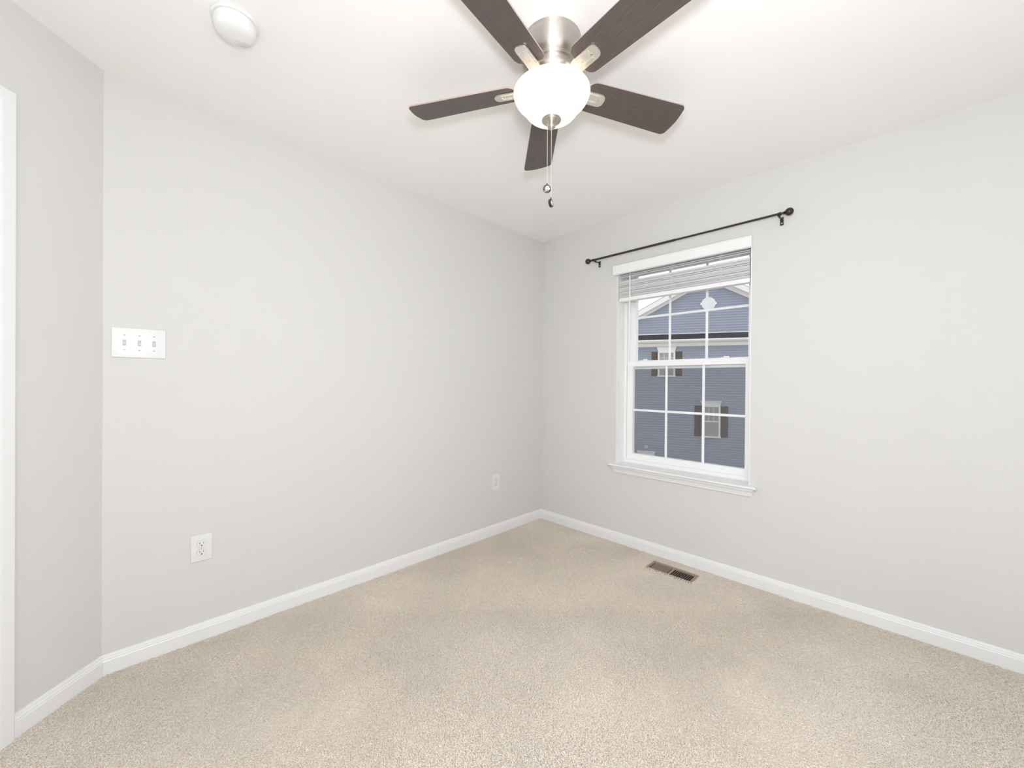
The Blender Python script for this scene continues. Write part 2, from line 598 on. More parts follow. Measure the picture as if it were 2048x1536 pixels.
# half insect screen outside the lower sash
bm = bmesh.new()
box(bm, FX0 + 0.02, FX1 - 0.02, 0.1935, 0.1945, 0.618, 1.352)
wfin('insect_screen', bm, M['screen'])
# sash locks on the meeting rail
for x in (0.905, 1.462):
    bm = bmesh.new()
    box(bm, x - 0.028, x + 0.028, 0.114, 0.140, 1.3656, 1.372, 0.002)
    lathe(bm, [(0.010, 1.3715), (0.011, 1.378), (0.007, 1.381), (0, 1.3815)], 18, center=(x, 0.127))
    box(bm, x - 0.002, x + 0.024, 0.116, 0.124, 1.3725, 1.379, 0.0015)
    wfin('sash_lock', bm, M['vinyl'], None, True)
# stool and apron
bm = bmesh.new()
zt = 0.592
PS = [(-0.040, zt), (-0.0445, zt - 0.002), (-0.047, zt - 0.007), (-0.0455, zt - 0.012), (-0.041, zt - 0.0155), (-0.038, zt - 0.0165), (0.0, zt - 0.0165)]
box(bm, WX0, WX1, 0.0, 0.108, zt - 0.0168, zt)
prism(bm, None, [[Vector((x, y, z)) for y, z in PS + [(0.0, zt)]] for x in (0.699, 1.682)])
wfin('window_stool', bm, M['trim'])
bm = bmesh.new()
za = zt - 0.0166
AP = [(0, 0), (0.030, 0), (0.030, -0.008), (0.027, -0.014), (0.020, -0.022), (0.016, -0.034), (0.0135, -0.040), (0.0135, -0.045), (0.010, -0.050), (0, -0.051)]
prism(bm, None, [[Vector((0.740 - t * 0.55 , -t - 0.0002, za + z)) for t, z in AP], [Vector((1.652 + t * 0.45, -t - 0.0002, za + z)) for t, z in AP]])
wfin('window_apron', bm, M['trim'])

# ------------------------------------------------------------------ blind
bl = tag(empty('window_blind', (1.1865, 0.0, 2.06)), 'white faux-wood blind raised high in the window, slats stacked under its valance', 'blind')
def bfin(name, bm, m, par=None, smooth=False):
    for v in bm.verts: v.co -= Vector((1.1865, 0.0, 2.06))
    return finish(name, bm, m, par or bl, smooth)
bm = bmesh.new()
VP = [(-0.012, 2.010), (-0.030, 2.010), (-0.0345, 2.014), (-0.0345, 2.018), (-0.032, 2.021), (-0.032, 2.066), (-0.0345, 2.069), (-0.0345, 2.075), (-0.031, 2.079), (-0.012, 2.079)]
prism(bm, None, [[Vector((x, y, z)) for y, z in VP] for x in (0.723, 1.645)])
for xa, xb in ((0.723, 0.733), (1.635, 1.645)):
    box(bm, xa, xb, -0.0125, -0.001, 2.011, 2.0785)
bfin('valance', bm, M['blind'])
bm = bmesh.new()
box(bm, 0.758, 1.628, 0.006, 0.056, 2.030, 2.078, 0.001)
bfin('headrail', bm, M['blind'])
def slat(z, tilt=0.0, dy=0.0, x0=0.757, x1=1.629, th=0.0020):
    bm = bmesh.new()
    n = 8
    up, dn = [], []
    for k in range(n + 1):
        t = k / n - 0.5
        y = t * 0.050
        c = 0.0016 * (1 - (2 * t) ** 2)
        up.append((y, c + th)); dn.append((y, c - th))
    ring_ = up + dn[::-1]
    ct, sn = math.cos(tilt), math.sin(tilt)
    prism(bm, None, [[Vector((x, 0.031 + dy + y * ct - zz * sn, z + y * sn + zz * ct)) for y, zz in ring_] for x in (x0, x1)])
    return bfin('slat', bm, M['slat'], None, True)
for z, tl in ((2.017, 0.06), (2.004, 0.05), (1.990, -0.05)):
    slat(z, tl)
ztop, zbot = 1.960, 1.8400
nst = 14
random.seed(11)
for k in range(nst):
    z = zbot + 0.0028 + (ztop - zbot - 0.006) * k / (nst - 1)
    slat(z, random.uniform(-0.05, 0.05) + (0.10 if k == nst - 1 else 0), random.uniform(-0.0018, 0.0018), th=0.0033)
bm = bmesh.new()
box(bm, 0.757, 1.629, 0.005, 0.057, 1.811, 1.8380, 0.0035, 3)
bfin('bottom_rail', bm, M['blind'])
for x in (0.872, 1.155, 1.470):
    bm = bmesh.new()
    for y in (0.0035, 0.0585):
        pts = []
        z = 1.812
        while z < 2.04:
            pts.append(Vector((x + 0.004 * math.sin(z * 900), y + (-1 if y < 0.03 else 1) * (0.0035 * abs(math.sin(z * 300)) if z < 1.955 else 0), z)))
            z += 0.0025
        tube(bm, pts, 0.0008, 5)
        for q in (-0.008, 0.008):
            tube(bm, [Vector((x + q + random.uniform(-.002, .002), y - 0.001 * (1 if y < .03 else -1), 1.812 + 0.22 * i / 30)) for i in range(31)], 0.0007, 5)
    if True:
        random.seed(int(x * 1000))
        for i in range(16):     # bunched ladder loops in front of the stacked slats
            z = 1.836 + 0.0075 * i
            w = random.uniform(0.006, 0.014)
            tube(bm, [Vector((x + w * math.cos(a), 0.002 - 0.003 * math.sin(a), z + 0.004 * math.sin(a))) for a in np.linspace(0, PI, 7)], 0.0007, 4)
    bfin('ladder_cord', bm, M['cord'])
bm = bmesh.new()
tube(bm, [(0.851, -0.004, 2.022), (0.851, -0.004, 2.000), (0.8505, -0.006, 1.985)], 0.0015, 8)
tube(bm, [(0.8505, -0.006, 1.987), (0.8495, -0.007, 1.50), (0.8495, -0.007, 1.484)], [0.0042, 0.0042, 0.0030], 6)
bfin('tilt_wand', bm, M['blind'])

# ------------------------------------------------------------------ curtain rod
rod = tag(empty('curtain_rod', (1.18, -0.07, 2.147)), 'thin black metal curtain rod with ball finials mounted above the window', 'curtain rod')
def rfin(name, bm, m, par=None, smooth=True):
    for v in bm.verts: v.co -= Vector((1.18, -0.07, 2.147))
    return finish(name, bm, m, par or rod, smooth)
ZR, YR = 2.147, -0.07
bm = bmesh.new(); tube(bm, [(0.565, YR, ZR), (1.204, YR, ZR)], 0.0078, 16); tube(bm, [(1.196, YR, ZR), (1.206, YR, ZR)], 0.0084, 16)
rfin('rod_tube', bm, M['black'])
bm = bmesh.new(); tube(bm, [(1.20, YR, ZR + 0.0), (1.80, YR, ZR + 0.001)], 0.0063, 16)
rfin('rod_tube', bm, M['black'])
def axis_lathe(bm, prof, x, sgn):
    b2 = bmesh.new()
    lathe(b2, prof, 24)
    Rm = Matrix.Translation((x, YR, ZR)) @ Matrix.Rotation(sgn * PI / 2, 4, 'Y')
    for v in b2.verts: v.co = Rm @ v.co
    me = bpy.data.meshes.new('t'); b2.to_mesh(me); b2.free(); bm.from_mesh(me); bpy.data.meshes.remove(me)
fin_prof = [(0, -0.002), (0.0098, -0.002), (0.0102, 0.004), (0.0075, 0.008), (0.0062, 0.013), (0.0062, 0.018), (0.0095, 0.020), (0.0095, 0.023), (0.006, 0.025)]
for k in range(15):
    a = -PI / 2 + 0.32 + (PI - 0.32) * k / 14
    fin_prof.append((0.0212 * math.cos(a) if k < 14 else 0.0, 0.0455 + 0.0212 * math.sin(a)))
for x, s in ((0.572, -1), (1.792, 1)):
    bm = bmesh.new(); axis_lathe(bm, fin_prof, x, s)
    rfin('finial', bm, M['black'])
for x in (0.588, 1.790):
    bm = bmesh.new()
    # wall plate with screw holes (open rectangle strips) and an arm with a cradle
    box(bm, x - 0.0085, x + 0.0085, -0.0035, -0.0002, 2.103, 2.1115, 0.0008)
    box(bm, x - 0.0085, x + 0.0085, -0.0035, -0.0002, 2.1195, 2.150, 0.0008)
    box(bm, x - 0.0085, x - 0.0035, -0.0035, -0.0002, 2.111, 2.120, 0.0005)
    box(bm, x + 0.0035, x + 0.0085, -0.0035, -0.0002, 2.111, 2.120, 0.0005)
    tube(bm, [(x, -0.0035, 2.138), (x, -0.03, 2.136), (x, -0.07, 2.1335)], 0.0045, 10)
    # cradle: half ring round the rod
    for dx in (-0.005, 0.005):
        tube(bm, [Vector((x + dx, YR + 0.0105 * math.sin(a), ZR - 0.0105 * math.cos(a))) for a in np.linspace(-PI * 0.62, PI * 0.62, 11)], 0.0022, 8)
    tube(bm, [(x, YR, 2.136), (x, YR, 2.126)], 0.0028, 8)
    rfin('rod_bracket', bm, M['black'])

# ------------------------------------------------------------------ switch plate and outlets on the left wall (x = 0)
def plate_box(bm, y0, y1, z0, z1, t):
    box(bm, 0.0003, t, y0, y1, z0, z1, 0.0022, 3)

sp = tag(empty('light_switch_plate', (0, -2.6105, 1.3505)), 'white wall plate with three toggle switches near the angled corner', 'light switch')
def sfin(name, bm, m, base, par, smooth=False):
    for v in bm.verts: v.co -= Vector(base)
    return finish(name, bm, m, par, smooth)
base = (0, -2.6105, 1.3505)
bm = bmesh.new(); plate_box(bm, -2.6945, -2.5265, 1.289, 1.412, 0.0062)
sfin('cover_plate', bm, M['plastic'], base, sp, True)
for y in (-2.6565, -2.6105, -2.5645):
    bm = bmesh.new()
    box(bm, 0.0062, 0.0068, y - 0.0055, y + 0.0055, 1.3385, 1.3625)
    sfin('switch_slot', bm, M['groove'], base, sp)
    bm = bmesh.new()
    vs = box(bm, 0.005, 0.017, y - 0.0042, y + 0.0042, 1.346, 1.355, 0.001)
    Rm = Matrix.Translation((0.005, y, 1.3505)) @ Matrix.Rotation(math.radians(28), 4, 'Y') @ Matrix.Translation((-0.005, -y, -1.3505))
    for v in bm.verts: v.co = Rm @ v.co
    sfin('toggle', bm, M['plastic'], base, sp)
    for z in (1.3202, 1.3808):
        bm = bmesh.new()
        lathe(bm, [(0.0032, 0), (0.0030, 0.0007), (0.0018, 0.0011), (0, 0.0012)], 14)
        Rm = Matrix.Translation((0.0061, y, z)) @ Matrix.Rotation(PI / 2, 4, 'Y')
        for v in bm.verts: v.co = Rm @ v.co
        sfin('screw', bm, M['groove'], base, sp, True)

def outlet(y, z, label):
    base = (0, y, z)
    o = tag(empty('wall_outlet', base), label, 'outlet', 'electrical outlets on the left wall')
    bm = bmesh.new(); plate_box(bm, y - 0.0395, y + 0.0395, z - 0.0605, z + 0.0605, 0.0062)
    sfin('cover_plate', bm, M['plastic'], base, o, True)
    for s in (-1, 1):
        zc = z + s * 0.0195
        bm = bmesh.new()
        n = 28; r = 0.0172
        ringp = []
        for k in range(n):
            a = 2 * PI * k / n
            yy, zz = r * math.cos(a), r * math.sin(a)
            zz = max(-0.0142, min(0.0142, zz))
            ringp.append((yy, zz))
        prism(bm, None, [[Vector((x, y + yy * q, zc + zz * q)) for yy, zz in ringp] for x, q in ((0.005, 1), (0.0082, 1), (0.0088, 0.96))])
        rc = sfin('receptacle', bm, M['plastic'], base, o, False)
        bm = bmesh.new()
        for k in range(n):
            pass
        tube(bm, [Vector((0.0064, y + yy * 1.03, zc + zz * 1.03)) for yy, zz in ringp + ringp[:1]], 0.0006, 5, cap=False)
        sfin('receptacle_groove', bm, M['groove'], base, rc)
        bm = bmesh.new()
        box(bm, 0.0087, 0.0091, y - 0.0075, y - 0.0055, zc - 0.001, zc + 0.0075)
        box(bm, 0.0087, 0.0091, y + 0.0055, y + 0.0075, zc - 0.0005, zc + 0.0070)
        lathe(bm, [(0.0029, 0), (0.0029, 0.0004), (0, 0.0004)], 14)
        Rm = Matrix.Translation((0.0088, y, zc - 0.0078)) @ Matrix.Rotation(PI / 2, 4, 'Y')
        for v in bm.verts:
            if abs(v.co.x) < 0.0035 and abs(v.co.z) < 0.001: v.co = Rm @ v.co
        sfin('socket_slots', bm, M['slot'], base, rc)
    bm = bmesh.new()
    lathe(bm, [(0.0030, 0), (0.0028, 0.0007), (0, 0.0012)], 14)
    Rm = Matrix.Translation((0.0061, y, z)) @ Matrix.Rotation(PI / 2, 4, 'Y')
    for v in bm.verts: v.co = Rm @ v.co
    sfin('screw', bm, M['groove'], base, o, True)
    return o
outlet(-2.3985, 0.4240, 'white duplex outlet below the switches, the one nearer the camera')
outlet(-0.5475, 0.4105, 'white duplex outlet near the far corner, left of the window')

# ------------------------------------------------------------------ smoke alarm
SAx, SAy = 0.652, -2.395
sa = tag(empty('smoke_alarm', (SAx, SAy, H)), 'round white smoke alarm on the ceiling above the left wall', 'smoke alarm')
bm = bmesh.new()
lathe(bm, [(0.0, -0.0002), (0.069, -0.0002), (0.0705, -0.003), (0.0700, -0.008), (0.0670, -0.0105), (0.0, -0.0105)], 72)
finish('mounting_base', bm, M['alarm'], sa, True)
bm = bmesh.new()
lathe(bm, [(0.0, -0.0108), (0.0605, -0.0108), (0.0605, -0.013), (0.0625, -0.0145), (0.0622, -0.030)] + smooth_prof([(0.0612, -0.036), (0.056, -0.0455), (0.046, -0.0515), (0.030, -0.0555), (0.0, -0.0570)], 5), 72)
finish('alarm_cover', bm, M['alarm'], sa, True)
bm = bmesh.new()
gx, gy = -0.026, 0.026
def dome_z(x, y):
    return float(np.interp(math.hypot(x, y), [0, 0.030, 0.046, 0.056, 0.0612], [-0.0572, -0.0557, -0.0517, -0.0457, -0.0362]))
for k in range(-4, 5):
    w = math.sqrt(max(0, 0.018 ** 2 - (k * 0.0042) ** 2))
    if w > 0.003:
        c = Vector((gx - k * 0.0042 * 0.707, gy + k * 0.0042 * 0.707, 0))
        pts = []
        for t in np.linspace(-1, 1, 9):
            p = c + Vector((0.707, 0.707, 0)) * (w * t)
            pts.append(Vector((p.x, p.y, dome_z(p.x, p.y))))
        tube(bm, pts, 0.0008, 5)
finish('sounder_grille', bm, M['groove'], sa)
bm = bmesh.new()
rim = []
for a in np.linspace(0, 2 * PI, 41):
    x, y = gx + 0.0225 * math.cos(a), gy + 0.0225 * math.sin(a)
    rim.append(Vector((x, y, dome_z(x, y))))
tube(bm, rim, 0.0006, 5, cap=False)
finish('sounder_rim', bm, M['groove'], sa)

# ------------------------------------------------------------------ floor register
RX0, RX1, RY0, RY1 = 1.098, 1.393, -0.238, -0.100
reg = tag(empty('floor_register', ((RX0 + RX1) / 2, (RY0 + RY1) / 2, 0)), 'brown louvred metal floor register in the carpet below the window', 'floor vent')
cx_, cy_ = (RX0 + RX1) / 2, (RY0 + RY1) / 2
hw, hd = (RX1 - RX0) / 2, (RY1 - RY0) / 2
bm = bmesh.new()
iw, idp = hw - 0.018, hd - 0.024
zt_ = -0.0008
box(bm, -hw, -iw, -hd, hd, -0.0066, zt_, 0.0012)
box(bm, iw, hw, -hd, hd, -0.0066, zt_, 0.0012)
box(bm, -iw - 0.001, iw + 0.001, -hd, -idp, -0.0066, zt_, 0.0012)
box(bm, -iw - 0.001, iw + 0.001, idp, hd, -0.0066, zt_, 0.0012)
box(bm, -0.007, 0.007, -idp - 0.001, idp + 0.001, -0.0066, zt_ - 0.0002, 0.001)
finish('faceplate', bm, M['register'], reg)
bm = bmesh.new(); box(bm, -iw, iw, -idp, idp, -0.0069, -0.0066)  # black sheet on the floor stands in for the shade down the duct
finish('duct_shade_sheet', bm, M['duct_shade'], reg)
nl = 10
for side in (-1, 1):
    for k in range(nl - 1):
        x = side * (0.007 + (iw - 0.007) * (k + 1) / nl)
        bm = bmesh.new()
        vs = box(bm, -0.0010, 0.0010, -idp - 0.001, idp + 0.001, -0.0034, 0.0034)
        Rm = Matrix.Translation((x, 0, -0.0036)) @ Matrix.Rotation((-1.0 if side < 0 else 0.55), 4, 'Y')
        for v in bm.verts: v.co = Rm @ v.co
        finish('louver', bm, M['register'], reg)

# ------------------------------------------------------------------ ceiling fan
FX, FY = 1.378, -1.563
K = 1.05
def fz(z): return 1.197 + K * (z - 1.197) - H      # to fan-local height (0 = ceiling)
fan = tag(empty('ceiling_fan', (FX, FY, H)), 'flush-mount ceiling fan with five dark wood blades and a lit bowl light', 'ceiling fan')
def P_(l): return [(r * K, fz(z)) for r, z in l]
bm = bmesh.new()
prof = [(0.0, -0.0002), (0.1045, -0.0002), (0.1045, -0.003)] + P_([(0.1000, 2.366)]) \
     + P_(smooth_prof([(0.1015, 2.3630), (0.1045, 2.3560), (0.1070, 2.3350), (0.1072, 2.3150), (0.1050, 2.3020), (0.0990, 2.2925), (0.0930, 2.2890)], 4)) \
     + P_([(0.0905, 2.2885), (0.0905, 2.2850), (0.0885, 2.2840), (0.0885, 2.2800), (0.0850, 2.2790)]) \
     + P_(smooth_prof([(0.0815, 2.2780), (0.0805, 2.2700), (0.0810, 2.2620), (0.0850, 2.2570)], 4)) \
     + P_([(0.0885, 2.2560), (0.0885, 2.2525), (0.0925, 2.2515), (0.0925, 2.2470), (0.0880, 2.2445), (0.0820, 2.2440), (0.0, 2.2440)])
lathe(bm, prof, 96)
finish('motor_housing', bm, M['nickel'], fan, True)
# rotor hub the blade arms bolt to, with dark vents
bm = bmesh.new()
lathe(bm, P_([(0.0, 2.2438), (0.066, 2.2438), (0.066, 2.2250), (0.0, 2.2250)]), 64)
finish('rotor_hub', bm, M['nickel_flat'], fan, True)
bm = bmesh.new()
for k in range(30):
    a = 2 * PI * k / 30
    Rm = Matrix.Rotation(a, 4, 'Z')
    box(bm, 0.066 * K - 0.001, 0.0705 * K, -0.0022, 0.0022, fz(2.228), fz(2.2415), mat4=Rm)
finish('vent_fins', bm, M['nickel_flat'], fan)
# light kit fitter pan
bm = bmesh.new()
lathe(bm, P_([(0.0, 2.2248), (0.058, 2.2248), (0.060, 2.2200), (0.052, 2.2120), (0.045, 2.2090), (0.0, 2.2090)]), 64)
finish('light_fitter', bm, M['nickel'], fan, True)
# bowl: single glass shell with real thickness
outer = smooth_prof([(0.1230, 2.2065), (0.1305, 2.2040), (0.1325, 2.1985), (0.1300, 2.1900), (0.1235, 2.1780), (0.1130, 2.1670), (0.1030, 2.1590), (0.0975, 2.1530), (0.0945, 2.1460), (0.0900, 2.1380), (0.0800, 2.1280), (0.0620, 2.1190), (0.0400, 2.1150), (0.0180, 2.1125)], 4)
bm = bmesh.new()
lathe(bm, P_(outer), 96)
finish('glass_bowl', bm, M['bowl'], fan, True)
# centre rod holding the bowl, finial under it
bm = bmesh.new()
lathe(bm, P_([(0.0, 2.2095), (0.0045, 2.2095), (0.0045, 2.113), (0.0, 2.113)]), 16)
finish('center_rod', bm, M['nickel_flat'], fan, True)
bm = bmesh.new()
lathe(bm, P_([(0.0, 2.1150), (0.0300, 2.1150), (0.0330, 2.1120), (0.0335, 2.1080), (0.0300, 2.1065), (0.0290, 2.1040), (0.0240, 2.1020), (0.0200, 2.0990), (0.0130, 2.0970), (0.0105, 2.0950)] + smooth_prof([(0.0110, 2.0935), (0.0135, 2.0890), (0.0120, 2.0830), (0.0060, 2.0780), (0.0035, 2.0760)], 3) + [(0.0, 2.0755)]), 48)
finish('finial', bm, M['nickel'], fan, True)
# bulbs
for sx in (-1, 1):
    bm = bmesh.new()
    lathe(bm, [(r, z) for r, z in smooth_prof([(0.0, -0.052), (0.013, -0.048), (0.0185, -0.036), (0.015, -0.020), (0.0095, -0.008), (0.009, 0.0)], 4)], 20)
    Rm = Matrix.Translation((sx * 0.022, -sx * 0.012, fz(2.2085))) @ Matrix.Rotation(sx * -0.9, 4, Vector((0.5, 0.86, 0)))
    for v in bm.verts: v.co = Rm @ v.co
    finish('light_bulb', bm, M['bulb'], fan, True)
    lamp('bulb_glow', 'POINT', (sx * 0.045, sx * 0.02, fz(2.195)), 0.30, (1.0, 0.87, 0.72), 0.018, parent=fan)
# blades
BA0, BP_ = -0.13, -0.236
BZ = 2.279 - H
def blade(a):
    e = empty('fan_blade', (0, 0, BZ), (0, 0, a), fan)
    return e
def rounded(x0, x1, w0, w1, rc0, rc1, bow):
    """blade outline: root width w0 at x0, tip width w1 at x1"""
    pts = []
    def corner(cx, cy, r, a0, a1, n=6):
        return [(cx + r * math.cos(a0 + (a1 - a0) * k / n), cy + r * math.sin(a0 + (a1 - a0) * k / n)) for k in range(n + 1)]
    pts += corner(x0 + rc0, -w0 / 2 + rc0, rc0, PI, 1.5 * PI)
    pts += corner(x1 - rc1, -w1 / 2 + rc1, rc1, 1.5 * PI, 2 * PI)
    for k in range(1, 6):
        t = k / 6
        pts.append((x1 + bow * math.sin(PI * t), -w1 / 2 + rc1 + (w1 - 2 * rc1) * t))
    pts += corner(x1 - rc1, w1 / 2 - rc1, rc1, 0, 0.5 * PI)
    pts += corner(x0 + rc0, w0 / 2 - rc0, rc0, 0.5 * PI, PI)
    return pts
for k in range(5):
    a = BA0 + k * 2 * PI / 5
    Rb = Matrix.Rotation(BP_, 4, 'X')
    bm = bmesh.new()
    pts = rounded(0.135, 0.556, 0.118, 0.140, 0.030, 0.022, 0.006)
    lo = [bm.verts.new((x, y, -0.0023)) for x, y in pts]
    hi = [bm.verts.new((x, y, 0.0023)) for x, y in pts]
    bm.faces.new(lo); bm.faces.new(hi)
    for i in range(len(pts)):
        j = (i + 1) % len(pts)
        f = bm.faces.new((lo[i], lo[j], hi[j], hi[i])); f.material_index = 1
    o = finish('fan_blade', bm, [M['wood'], M['blade_edge']], fan)
    o.matrix_local = Matrix.Translation((0, 0, BZ)) @ Matrix.Rotation(a, 4, 'Z') @ Rb
    # blade arm: root under the hub, flat plate with a rounded end and raised ribs under the blade
    bm = bmesh.new()
    n = 10
    def arm(w_, t0, t1, x_end, zoff=0.0):
        # stations along x
        out = []
        sts = [(0.058, 0.55, -0.0165), (0.085, 0.6, -0.0165), (0.105, 0.85, -0.0130), (0.130, 1.0, -0.0055), (x_end - 0.02, 1.0, -0.0045), (x_end - 0.010, 0.90, -0.0045), (x_end - 0.003, 0.62, -0.0045), (x_end, 0.30, -0.0045)]
        for x, ws, z in sts:
            w2 = w_ * ws / 2
            out.append([Vector((x, -w2, z + t0 + zoff)), Vector((x, w2, z + t0 + zoff)), Vector((x, w2, z + t1 + zoff)), Vector((x, -w2, z + t1 + zoff))])
        return out
    prism(bm, None, arm(0.050, -0.0030, 0.0012, 0.218))
    for yy in (-0.014, 0.014):
        A_ = arm(0.010, -0.0058, -0.0028, 0.200)
        for s_ in A_:
            for q in s_: q.y += yy
        prism(bm, None, A_[2:6])
    for yy in (-0.018, 0.018):
        pass
    o2 = finish('blade_arm', bm, M['nickel_flat'], fan)
    o2.matrix_local = Matrix.Translation((0, 0, BZ)) @ Matrix.Rotation(a, 4, 'Z') @ Rb
    for (sx_, sy_) in ((0.150, 0.0), (0.190, 0.0)):
        bm = bmesh.new()
        lathe(bm, [(0.0045, 0), (0.0040, -0.0015), (0.0, -0.0022)], 14)
        for v in bm.verts: v.co += Vector((sx_, sy_, -0.0076))
        o3 = finish('screw', bm, M['chrome'], fan, True)
        o3.parent = o2
# pull chains (beaded) with medallion fobs
def chain(dx, dy, z_end, name_rot):
    z0 = fz(2.097)
    b2 = bmesh.new()
    z = z0
    i = 0
    base_ = Vector((dx, dy, 0))
    sphere_me = bmesh.new(); bmesh.ops.create_icosphere(sphere_me, subdivisions=1, radius=0.0016)
    co = [v.co.copy() for v in sphere_me.verts]; fc = [[v.index for v in f.verts] for f in sphere_me.faces]; sphere_me.free()
    while z > z_end:
        vs = [b2.verts.new(c + Vector((dx, dy, z))) for c in co]
        for f in fc: b2.faces.new([vs[t] for t in f])
        z -= 0.0042
    tube(b2, [(dx, dy, z0), (dx, dy, z_end)], 0.0005, 5)
    ch = finish('pull_chain', b2, M['chain'], fan, True)
    # coupling and fob
    b3 = bmesh.new()
    tube(b3, [(dx, dy, z_end + 0.003), (dx, dy, z_end - 0.004)], 0.002, 8)
    lathe_b = bmesh.new()
    lathe(lathe_b, [(0.0, -0.0040), (0.0125, -0.0040), (0.0145, -0.0028), (0.0145, 0.0028), (0.0125, 0.0040), (0.0, 0.0040)], 32)
    Rm = Matrix.Translation((dx, dy, z_end - 0.0175)) @ Matrix.Rotation(name_rot, 4, 'Z') @ Matrix.Rotation(PI / 2, 4, 'Y')
    for v in lathe_b.verts: v.co = Rm @ v.co
    me = bpy.data.meshes.new('t'); lathe_b.to_mesh(me); lathe_b.free(); b3.from_mesh(me); bpy.data.meshes.remove(me)
    fb = finish('pull_fob', b3, M['fob'], ch, True)
    b4 = bmesh.new()
    for s_ in (-1, 1):
        lb = bmesh.new()
        lathe(lb, [(0.0085, 0.0039), (0.0095, 0.0050), (0.0085, 0.0056), (0.0070, 0.0050), (0.0040, 0.0046), (0.0030, 0.0060), (0.0, 0.0068)], 28)
        Rm2 = Rm @ Matrix.Scale(s_, 4, (0, 0, 1))
        for v in lb.verts: v.co = Rm2 @ v.co
        me = bpy.data.meshes.new('t'); lb.to_mesh(me); lb.free(); b4.from_mesh(me); bpy.data.meshes.remove(me)
    o = finish('fob_inlay', b4, M['chrome'], ch, True)
    return ch
ca = math.atan2(CAM.y - FY, CAM.x - FX)
left = Vector((-math.sin(ca), math.cos(ca), 0))
lv = -Vector((math.cos(YAW), math.sin(YAW), 0))
c1 = lv * 0.0140
c2 = lv * -0.0005 + Vector((math.cos(ca), math.sin(ca), 0)) * 0.010
chain(c1.x, c1.y, fz(1.888), ca + 0.35)
chain(c2.x, c2.y, fz(1.834), ca + 1.05)

